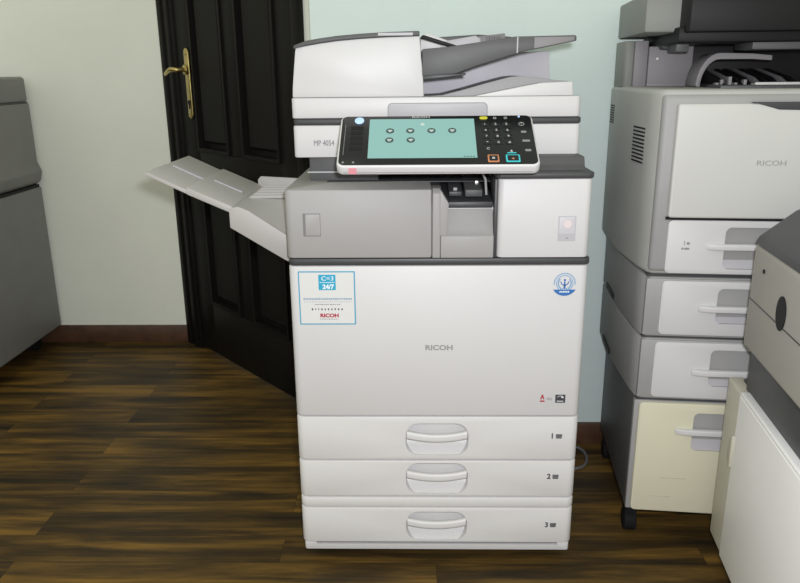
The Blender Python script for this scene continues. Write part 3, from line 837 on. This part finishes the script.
# vents on the side
def vent(y0, y1, z0, z1, n, lx):
    bm = bmesh.new()
    for i in range(n):
        z = z0 + (z1 - z0) * i / (n - 1)
        add_box(bm, lx - 0.0008, lx + 0.004, y0, y1, z - 0.0016, z + 0.0016)
    link('side_vent', mesh_from(bm, 'side_vent'), BLACK, mb)
vent(0.37, 0.425, 0.925, 0.965, 8, -0.0303)
bm = bmesh.new()
for i in range(10):
    z = 0.862 + 0.070 * i / 9
    b2 = bmesh.new(); add_box(b2, -0.0008, 0.004, 0, 0.075, z - 0.0017, z + 0.0017)
    bmesh.ops.transform(b2, matrix=Matrix.Translation((-0.0128, 0.065, 0)) @ Matrix.Rotation(math.atan2(0.018, 0.14), 4, 'Z'), verts=b2.verts)
    t_ = mesh_from(b2, 't'); bm.from_mesh(t_); bpy.data.meshes.remove(t_)
link('side_vent', mesh_from(bm, 'side_vent'), BLACK, mb)
# column at the back left, scanner overhead
col_ = box('column', 0.027, 0.125, 0.295, 0.44, ZB - 0.002, 1.100, LAVGREY, PR, 0.002)
box('column_cover', 0.0265, 0.126, 0.2935, 0.30, ZB, 1.019, LAVGREY, col_, 0.001)
bm = bmesh.new(); add_prism(bm, disc_pts(0.046, 1.073, 0.0028, n=14), 'y', 0.2965, 0.2925); link('screw', mesh_from(bm, 'screw'), STEEL, col_)
box('column', -0.004, 0.026, 0.300, 0.435, ZB - 0.002, 1.113, LAVGREY, PR, 0.002)
prism('column_edge', rr(-0.026, -0.004, 0.31, 0.438, 0.010, 5, 'ad'), 'z', ZB - 0.002, 1.113, SCANGREY, PR, 0.002)
sc_ = box('scanner', -0.024, 0.47, 0.10, 0.43, 1.121, 1.20, SCANGREY, PR, 0.006)
box('scanner_underside', 0.035, 0.47, 0.06, 0.42, 1.100, 1.130, BLACK, PR, 0.004)
box('scanner_front', 0.045, 0.48, 0.02, 0.12, 1.118, 1.21, BLACK, sc_, 0.004)
prism('scanner_hinge', [(0.005, 1.122), (0.03, 1.122), (0.05, 1.092), (0.10, 1.088), (0.10, 1.122)], 'y', 0.26, 0.30, DARK, PR, 0.002)
box('scanner_carriage', 0.055, 0.082, 0.16, 0.24, 1.084, 1.122, MIDDARK, PR, 0.003)
box('scanner_carriage', 0.19, 0.46, 0.10, 0.22, 1.086, 1.106, MIDDARK, PR, 0.003)
# the dark exit bay with its frame and ribs
box('exit_bay', 0.126, 0.46, 0.33, 0.44, ZB - 0.002, 1.102, BLACK, PR, 0.002)
box('exit_bay_floor', 0.126, 0.43, 0.06, 0.34, ZB - 0.004, ZB + 0.006, DARK, PR, 0.002)
arch = []
for i in range(9):
    a = PI - (PI / 2) * i / 8
    arch.append((0.150 + 0.045 * math.cos(a), 1.014 + 0.068 * math.sin(a)))
arch += [(0.215, 1.080), (0.255, 1.076), (0.255, 1.066), (0.215, 1.069)]
for i in range(9):
    a = PI / 2 + (PI / 2) * i / 8
    arch.append((0.150 + 0.036 * math.cos(a), 1.012 + 0.057 * math.sin(a)))
prism('exit_frame', arch, 'y', 0.17, 0.26, LAVGREY, PR, 0.001)
for i in range(9):
    x = 0.145 + i * 0.018
    prism('exit_rib', [(0.10, ZB + 0.002), (0.16, ZB + 0.02), (0.30, 1.050), (0.32, 1.050), (0.32, ZB + 0.002)], 'x', x, x + 0.005, LAVGREY if i % 3 == 1 else BLACK, PR, 0.0005)
bm = bmesh.new()
for q in ((0.20, 0.36, 0.085, 0.095, 1.016, 1.023), (0.20, 0.208, 0.085, 0.16, 1.004, 1.02)):
    add_box(bm, *q)
bevel_bm(bm, 0.002)
link('exit_flap', mesh_from(bm, 'exit_flap'), PRCREAM, PR, 40)
for i, x in enumerate((0.13, 0.142, 0.155, 0.17, 0.185)):
    box('exit_clip', x, x + 0.006, 0.11 + 0.01 * (i % 2), 0.13, ZB, ZB + 0.010 + 0.006 * ((i * 7) % 3), LAVGREY, PR, 0.0008)

# ------------------------------------------------------------------ cream copier nearest, at the right edge
NC = thing('cream_copier', 'cream and white copier nearest the camera at the right edge, dark top with grey unit', 'copier', (0.607, 0.030, 0), -0.122)
W2, D2 = 0.46, 0.60
for x in (0.06, W2 - 0.05):
    for y in (-0.06, -D2 + 0.06):
        bm = bmesh.new(); add_prism(bm, disc_pts(y, 0.024, 0.024), 'x', x - 0.013, x + 0.013); bevel_bm(bm, 0.003)
        add_box(bm, x - 0.02, x + 0.02, y - 0.02, y + 0.02, 0.04, 0.065)
        link('caster', mesh_from(bm, 'caster'), RUBBER, NC, 40)
prism('lower_body', rr(0.004, W2, -D2, -0.001, 0.016, 6), 'z', 0.070, 0.425, CREAM, NC, 0.006, 3)
prism('end_panel', [(0.0, 0.060), (0.0, 0.410), (0.006, 0.418), (0.03, 0.418), (0.03, 0.060)][::-1] and rr(-0.002, 0.03, -0.088, 0.0, 0.010, 6, 'd'), 'z', 0.070, 0.437, CREAM, NC, 0.005, 3)
pd = prism('side_door', rr(-0.005, 0.02, -D2, -0.0905, 0.006, 6, 'd'), 'z', 0.068, 0.438, DOORWHITE, NC, 0.006, 3)
prism('door_handle', [(-0.100 + 0.02 * math.cos(a), 0.315 + 0.035 * math.sin(a)) for a in [PI / 2 - PI * i / 10 for i in range(11)]], 'x', -0.011, -0.003, CREAM, pd, 0.002)
box('top_deck', 0.022, W2 - 0.01, -D2 + 0.01, -0.02, 0.424, 0.441, DARK, NC, 0.003)
box('deck_rim', -0.004, 0.028, -D2, -0.092, 0.434, 0.443, DOORWHITE, NC, 0.004, 3)
box('neck', 0.012, W2 - 0.02, -0.42, -0.07, 0.438, 0.54, DARK, NC, 0.004)
un = box('upper_unit', -0.008, W2 - 0.01, -0.50, -0.075, 0.535, 0.738, BEIGE, NC, 0.010, 3)
prism('unit_top', [(-0.010, 0.737), (-0.002, 0.752), (0.055, 0.80), (0.08, 0.812), (W2 - 0.02, 0.815), (W2 - 0.02, 0.737)], 'y', -0.50, -0.075, DARK, NC, 0.006, 3)
bm = bmesh.new(); add_box(bm, -0.0086, 0.0, -0.49, -0.085, 0.632, 0.6345); add_box(bm, 0.01, 0.40, -0.5006, -0.49, 0.632, 0.6345)
link('unit_seam', mesh_from(bm, 'unit_seam'), DARK, un)
bm = bmesh.new(); add_prism(bm, disc_pts(-0.145, 0.700, 0.004, n=14), 'x', -0.010, 0.004); link('key_hole', mesh_from(bm, 'key_hole'), BLACK, un)
prism('hand_hollow', disc_pts(-0.250, 0.655, 0.022, 0.030), 'x', -0.0095, 0.004, BLACK, un, 0)

# ------------------------------------------------------------------ old grey copier at the left edge
OC = thing('grey_copier', 'old dark grey copier at the left edge in front of the left wall', 'copier', (-1.479, 1.405, 0))
for x in (-0.08, -0.50):
    for y in (-0.08, -0.56):
        bm = bmesh.new(); add_prism(bm, disc_pts(y, 0.03, 0.03), 'x', x - 0.013, x + 0.013)
        add_box(bm, x - 0.02, x + 0.02, y - 0.02, y + 0.02, 0.045, 0.085)
        link('caster', mesh_from(bm, 'caster'), RUBBER, OC, 40)
box('lower_body', -0.60, 0.0, -0.64, 0.0, 0.08, 0.640, OLDGREY, OC, 0.006)
prism('middle_body', [(-0.60, 0.648), (-0.02, 0.648), (0.004, 0.664), (0.014, 0.70), (0.0, 0.735), (0.0, 0.95), (-0.60, 0.95)], 'y', -0.64, -0.002, OLDGREY, OC, 0.006)
box('body_seam', -0.595, -0.006, -0.63, -0.006, 0.636, 0.650, BLACK, OC, 0)
box('platen_seam', -0.595, -0.004, -0.63, -0.006, 0.947, 0.955, DARK, OC, 0)
box('platen_cover', -0.60, -0.002, -0.63, -0.004, 0.953, 1.045, OLDGREY, OC, 0.012, 3)

# ------------------------------------------------------------------ power cord behind the copier, right
cord = tube('power_cord', [(0.330, 0.535, 0.0040), (0.375, 0.538, 0.0040), (0.405, 0.534, 0.0040), (0.426, 0.522, 0.0040), (0.436, 0.500, 0.0040), (0.437, 0.470, 0.0040), (0.429, 0.438, 0.0040),
                           (0.412, 0.414, 0.0040), (0.392, 0.405, 0.0040), (0.370, 0.411, 0.0040), (0.350, 0.432, 0.0040), (0.332, 0.460, 0.0040), (0.320, 0.495, 0.0040)], 0.0042, CABLE)
cord['label'] = 'thin grey power cord looped on the floor beside the white copier'
cord['category'] = 'cord'
